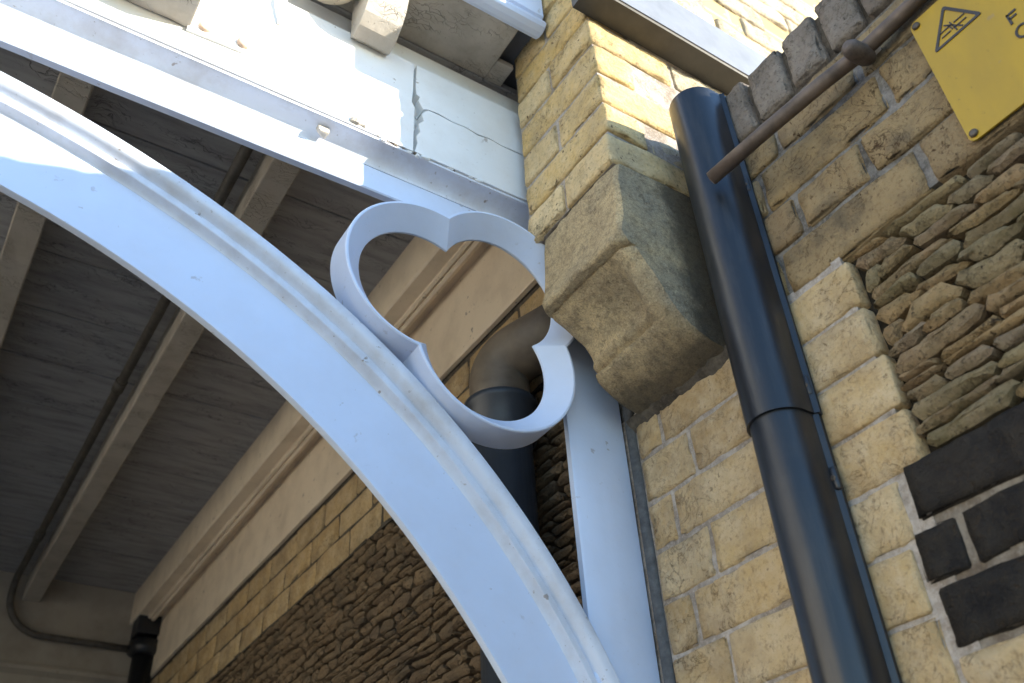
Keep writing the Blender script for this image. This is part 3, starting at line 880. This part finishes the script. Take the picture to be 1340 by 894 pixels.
def arch_strip(name, prof, mat, smooth, parent=arch):
    V = []; F = []; m = len(prof); NA = 120
    for i in range(NA + 1):
        q = -R(89) + R(178) * i / NA
        ri, ro = r_in(q), r_out(q)
        for s, yy in prof:
            rr_ = ri + (ro - ri) * s
            x = AC[0] + rr_ * math.sin(q); z = AC[1] + rr_ * math.cos(q)
            x = min(x, .993); x = max(x, 2 * AC[0] - .993)
            V.append((x, yy, z))
    for i in range(NA):
        for k in range(m):
            F.append((i * m + k, i * m + (k + 1) % m, (i + 1) * m + (k + 1) % m, (i + 1) * m + k))
    F.append(tuple(range(m))); F.append(tuple(NA * m + k for k in range(m)))
    o = mk(name, V, F, mat, parent, smooth)
    return o
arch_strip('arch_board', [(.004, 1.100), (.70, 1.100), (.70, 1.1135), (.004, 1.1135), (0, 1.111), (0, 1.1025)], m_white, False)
rimp = [(.675, 1.0995), (.690, 1.0985), (.704, 1.0955), (.716, 1.0905), (.727, 1.0845), (.735, 1.0835), (.79, 1.0835), (.80, 1.0865), (.815, 1.0875), (.83, 1.0845), (.845, 1.0785), (.862, 1.0735),
        (.885, 1.0708), (.955, 1.0700), (.968, 1.0712), (1.0, 1.0790), (1.0, 1.145), (.675, 1.145)]
rim = arch_strip('arch_moulding', rimp, m_rim, True)
auto_smooth(rim, 32)
# trefoil ring
def trefoil_loop(c0, cc, r, n, mir=False):
    pts = []
    for lobe in (49.4, 169.4, 289.4):
        a0 = R(lobe)
        ctr = (cc * math.cos(a0), cc * math.sin(a0))
        # half angle of this lobe's arc, up to the meeting points 60 degrees either side
        d = cc * math.cos(R(60)) + math.sqrt(r * r - (cc * math.sin(R(60))) ** 2)
        p = (d * math.cos(a0 + R(60)) - ctr[0], d * math.sin(a0 + R(60)) - ctr[1])
        h = math.atan2(p[1], p[0]) - a0
        h = (h + 2 * math.pi) % (2 * math.pi)
        for i in range(n):
            a = a0 - h + 2 * h * i / n
            pts.append((ctr[0] + r * math.cos(a), ctr[1] + r * math.sin(a)))
    return [((-x if mir else x) + c0[0], z + c0[1]) for x, z in pts]
def trefoil(name, c0, mir=False):
    n = 40
    yf, ri, ro = 1.046, .1206, .1612                   # splayed ring: front edge outside, hole edge set back
    loops = [(ro - .005, yf), (ro - .0015, yf), (ro, yf + .002), (ro, yf + .060), (ri + .022, yf + .060), (ri, yf + .041), (ri, yf + .037)]
    V = []; F = []; m = 3 * n
    for r_, yy in loops:
        V += [(x, yy, z) for x, z in trefoil_loop(c0, .0971, r_, n, mir)]
    L = len(loops)
    for l in range(L):
        for k in range(m):
            F.append((l * m + k, l * m + (k + 1) % m, ((l + 1) % L) * m + (k + 1) % m, ((l + 1) % L) * m + k))
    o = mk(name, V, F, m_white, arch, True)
    auto_smooth(o, 28)
    return o
trefoil('trefoil_ring', (.680, 1.0442))
trefoil('trefoil_ring', (-.8 - .680, 1.0442), True)
# post against the wall and its twin on the platform side
def post(x0, x1):
    prof = [(x0, 1.086), (x0 + .004, 1.0835), (x0 + (x1 - x0) * .42, 1.0830), (x0 + (x1 - x0) * .5, 1.0815), (x0 + (x1 - x0) * .62, 1.0805), (x1, 1.0805), (x1, 1.097), (x0, 1.097)]
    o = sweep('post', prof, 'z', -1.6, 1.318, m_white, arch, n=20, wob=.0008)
    auto_smooth(o, 50)
    return o
post(.876, .9975)
post(-1.7975, -1.672)

# ------------------------------------------------------------------ far beam across the porch
fb = thing('far_beam', 'dim cream painted cross beam closing the far end of the porch', 'beam', (-.4, 4.5, 1.2))
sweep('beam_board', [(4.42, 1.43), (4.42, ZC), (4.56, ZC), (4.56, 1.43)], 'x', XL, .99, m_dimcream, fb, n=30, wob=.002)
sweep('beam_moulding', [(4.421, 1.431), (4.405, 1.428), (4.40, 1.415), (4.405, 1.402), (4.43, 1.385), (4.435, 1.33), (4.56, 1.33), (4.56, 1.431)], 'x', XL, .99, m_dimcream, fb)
box('end_wall_panel', XL, .99, 4.46, 4.56, -1.6, 1.3298, m_mortar_far, fb)

# ------------------------------------------------------------------ pipes
def arc(c, r, a0, a1, u, v, n=8):
    c = Vector(c); u = Vector(u); v = Vector(v)
    return [c + (u * math.cos(R(a0 + (a1 - a0) * i / n)) + v * math.sin(R(a0 + (a1 - a0) * i / n))) * r for i in range(n + 1)]
cd = thing('ceiling_conduit', 'dark conduit running along the purlin and bending down to the far black pipe', 'conduit', (.36, 2.8, 1.76))
cy = 4.385
rb_ = .16
pts = [(.360, 1.2, 1.765), (.361, 2.0, 1.766), (.359, 2.9, 1.762), (.36, 3.6, 1.764), (.36, cy - .05, 1.764)]
pts += [tuple(p) for p in arc((.36, cy - .05, 1.714), .05, 90, 0, (0, 1, 0), (0, 0, 1), 5)][1:]
pts += [tuple(p) for p in arc((.36 + rb_, cy, 1.56 + rb_ - .02), rb_, 180, 270, (1, 0, 0), (0, 0, 1), 10)]
pts += [(.70, cy, 1.538), (.93, cy, 1.536)]
tube('conduit_tube', pts, .0145, m_conduit, cd, 14)
tube('coupling', [(.3595, 2.66, 1.7635), (.3595, 2.72, 1.7632)], .0185, m_conduit, cd, 14)
tube('coupling', [(.3600, 3.86, 1.764), (.3600, 3.93, 1.764)], .0185, m_conduit, cd, 14)
fp = thing('far_downpipe', 'black iron downpipe with collar in the far corner under the porch', 'downpipe', (.945, 4.36, -1.6))
tube('pipe', [(.945, 4.345, -1.6), (.945, 4.345, 1.66)], .046, m_iron, fp, 20)
box('pipe_head', .885, .984, 4.28, 4.398, 1.58, 1.70, m_iron, fp, .008)
tube('collar', [(.945, 4.345, 1.495), (.945, 4.345, 1.505), (.945, 4.345, 1.56), (.945, 4.345, 1.57)], [.048, .070, .070, .048], m_iron, fp, 20)

sp = thing('soil_pipe', 'vertical black pipe with grey elbow seen through the trefoil', 'pipe', (.91, 1.342, -1.6))
tube('pipe', [(.91, 1.342, -1.6), (.91, 1.342, 1.03)], .060, m_soil, sp, 32)
tube('collar', [(.91, 1.342, .975), (.91, 1.342, .98), (.91, 1.342, 1.0), (.91, 1.342, 1.005), (.91, 1.342, 1.048), (.91, 1.342, 1.052), (.91, 1.342, 1.066), (.91, 1.342, 1.070)],
     [.062, .070, .070, .073, .073, .078, .078, .070], m_soil, sp, 36)
dx, dy = .42, -.90
e = [(.91, 1.342, 1.04), (.91, 1.342, 1.10), (.91, 1.342, 1.125)]
for i in range(1, 10):
    a = R(82) * i / 9
    e.append((.91 + dx * .075 * (1 - math.cos(a)), 1.342 + dy * .075 * (1 - math.cos(a)), 1.125 + .062 * math.sin(a)))
e.append((e[-1][0] + dx * .13, e[-1][1] + dy * .13, e[-1][2] + .02))
tube('elbow', e, .064, m_lead, sp, 36)

# ------------------------------------------------------------------ half-round casing on the near wall
cs = thing('pipe_casing', 'black plastic half-round casing screwed to the brick wall beside the corbel', 'pipe', (.96, .716, -1.6))
def casing(name, z0, z1, r, cx, cy_, fl, mat, flare=0.0):
    prof = [(.9965, cy_ + fl), (.9885, cy_ + fl), (.9875, cy_ + r + .006), (.982, cy_ + r)]
    nseg = 22
    for i in range(nseg + 1):
        a = math.pi * i / nseg
        prof.append((cx - r * math.sin(a), cy_ + r * math.cos(a)))
    prof += [(.982, cy_ - r), (.9875, cy_ - r - .006), (.9885, cy_ - fl), (.9965, cy_ - fl)]
    o = sweep(name, prof, 'z', z0, z1, mat, cs)
    auto_smooth(o, 40)
    return o
lo = casing('lower_section', -1.6, .70, .0425, .962, .716, .0462, m_casing)
up = casing('upper_section', .688, 1.392, .0462, .961, .716, .0490, m_casing)
for z in (.735, .585, .15, 1.15):
    for s in (1, -1):
        yy = .716 + s * .0448
        V, F = rough_box((.9865, yy, z), (.010, .0125, .036), r=.0048, amp=0, n=(2, 2, 3))
        mk('lug', V, F, m_casing, cs, True)
        tube('screw', [(.984, yy, z), (.9815, yy, z), (.9805, yy, z)], [.0045, .0045, .003], m_rivet, cs, 12)

# ------------------------------------------------------------------ thin rusty pipe with clip
rp = thing('rusty_pipe', 'thin rusty copper pipe clipped along the top of the brick wall', 'pipe', (.94, .3, 1.14))
tube('pipe_tube', [(.900, .6755, 1.1235), (.9005, .6745, 1.124), (.925, .575, 1.148), (.955, .465, 1.174), (.9745, .402, 1.187), (.9815, .33, 1.196), (.983, .25, 1.20), (.983, .1, 1.202), (.983, -.6, 1.20)], [.0108, .0122, .0124, .0124, .0124, .0124, .0124, .0124, .0124], m_rod, rp, 20)
tube('clip', [(.934, .400, 1.174), (.936, .400, 1.174), (.945, .400, 1.1755), (.966, .400, 1.178), (.982, .400, 1.181), (.990, .400, 1.183), (.996, .400, 1.184)], [.004, .010, .0145, .0165, .0150, .012, .008], m_clip, rp, 18)
V, F = rough_box((.992, .388, 1.193), (.012, .016, .012), r=.003, amp=.001, n=(1, 1, 1), seed=5, wob=.002, wfreq=60)
mk('plug', V, F, m_cable, rp, False)

# ------------------------------------------------------------------ yellow warning sign
sg = thing('warning_sign', 'yellow warning sign with black triangle symbol fixed to the brick wall', 'sign', (.99, .2, 1.05))
SX = .988
def rrect(y0, y1, z0, z1, r, n=5):
    o = []
    for (cy2, cz2, a) in ((y1 - r, z1 - r, 0), (y0 + r, z1 - r, 90), (y0 + r, z0 + r, 180), (y1 - r, z0 + r, 270)):
        for i in range(n + 1):
            o.append((cy2 + r * math.cos(R(a + 90 * i / n)), cz2 + r * math.sin(R(a + 90 * i / n))))
    return o
def flat(name, outline, x0, x1, mat, parent):
    n = len(outline)
    V = [(x0, y_, z_) for y_, z_ in outline] + [(x1, y_, z_) for y_, z_ in outline]
    F = [tuple(range(n)), tuple(range(2 * n - 1, n - 1, -1))] + [(k, (k + 1) % n, n + (k + 1) % n, n + k) for k in range(n)]
    return mk(name, V, F, mat, parent)
flat('plate', rrect(-.05, .328, .912, 1.172, .010), SX, SX + .003, m_sign, sg)
def strip(name, a, b, wd, mat=m_ink):
    a = Vector((0, *a)); b = Vector((0, *b)); d = (b - a).normalized(); n_ = Vector((0, -d.z, d.y)) * wd / 2
    return [(a + n_).yz, (b + n_).yz, (b - n_).yz, (a - n_).yz]
# triangle outline as one ring
T = [Vector((.276, 1.155)), (Vector((.237, 1.0885))), Vector((.315, 1.0885))]
cen = (T[0] + T[1] + T[2]) / 3
def rounded_tri(k, r):
    P = [cen + (t - cen) * k for t in T]; o = []
    for i in range(3):
        p, a, b = P[i], P[i - 1], P[(i + 1) % 3]
        pa = p + (a - p).normalized() * r; pb = p + (b - p).normalized() * r
        for j in range(5):
            t = j / 4
            o.append((1 - t) ** 2 * pa + 2 * t * (1 - t) * p + t * t * pb)
    return o
o1, o2 = rounded_tri(1.0, .007), rounded_tri(.80, .004)
n = len(o1)
V = [(SX - .0012, p.x, p.y) for p in o1] + [(SX - .0012, p.x, p.y) for p in o2] + [(SX - .0002, p.x, p.y) for p in o1] + [(SX - .0002, p.x, p.y) for p in o2]
F = []
for k in range(n):
    q = (k + 1) % n
    F += [(k, q, n + q, n + k), (2 * n + k, 2 * n + q, 3 * n + q, 3 * n + k), (k, q, 2 * n + q, 2 * n + k), (n + k, n + q, 3 * n + q, 3 * n + k)]
tri = mk('warning_triangle', V, F, m_ink, sg)
def strokes(name, segs, wd, parent=sg):
    V = []; F = []
    for a, b in segs:
        q = strip('', a, b, wd); o_ = len(V)
        V += [(SX - .0012, p[0], p[1]) for p in q] + [(SX - .0002, p[0], p[1]) for p in q]
        F += [(o_, o_ + 1, o_ + 2, o_ + 3), (o_ + 4, o_ + 7, o_ + 6, o_ + 5)] + [(o_ + k, o_ + (k + 1) % 4, o_ + 4 + (k + 1) % 4, o_ + 4 + k) for k in range(4)]
    return mk(name, V, F, m_ink, parent)
strokes('warning_symbol', [((.297, 1.1125), (.279, 1.1125)), ((.274, 1.1125), (.257, 1.1125)), ((.297, 1.1035), (.282, 1.1035)), ((.277, 1.1035), (.257, 1.1035)),
                           ((.287, 1.1215), (.2755, 1.1085)), ((.2785, 1.119), (.2745, 1.0965)), ((.2755, 1.108), (.266, 1.0955)), ((.283, 1.1165), (.279, 1.104))], .0021, tri)
strokes('letter', [((.2155, 1.053), (.2155, 1.033)), ((.2170, 1.0515), (.203, 1.0515)), ((.2155, 1.0435), (.205, 1.0435))], .0034)
ar = [(.209 + .0085 * math.cos(R(a)), 1.012 + .0105 * math.sin(R(a))) for a in range(50, 311, 20)]
strokes('letter', [((2 * .209 - p[0], p[1]), (2 * .209 - q[0], q[1])) for p, q in zip(ar[:-1], ar[1:])], .0034)
for (ry, rz) in ((.319, 1.161), (.319, .923)):
    o = tube('rivet', [(SX, ry, rz), (SX - .003, ry, rz), (SX - .0042, ry, rz)], [.0062, .0058, .003], m_rivet, sg, 16)

# ------------------------------------------------------------------ unseen additions: wall to darken the porch end, building to bounce warm light
lw = tag(box('added_side_wall', -1.95, -1.80, 3.0, 4.56, -1.6, ZC - .002, m_brickfar), 'unseen brick wall added to keep light off the far half of the porch', 'wall')
ob = thing('bounce_building', 'long unseen cream rendered building added across the platform to bounce warm light', 'building', (-9, 9, -1.6))
box('wall', -10, -8, -2.2, 20, -1.6, 4.6, m_render, ob)
sweep('roof', [(-10.4, 4.55), (-7.7, 4.55), (-7.7, 4.62), (-9.05, 5.7), (-10.4, 4.62)], 'y', -2.4, 20.2, m_slate, ob)
for k in range(3):
    yy = 10 + k * 3
    wn = box('window', -8.02, -7.95, yy, yy + 1.0, -.6, 1.0, m_white, ob)
    box('pane', -7.949, -7.94, yy + .08, yy + .92, -.52, .92, m_glass, wn)
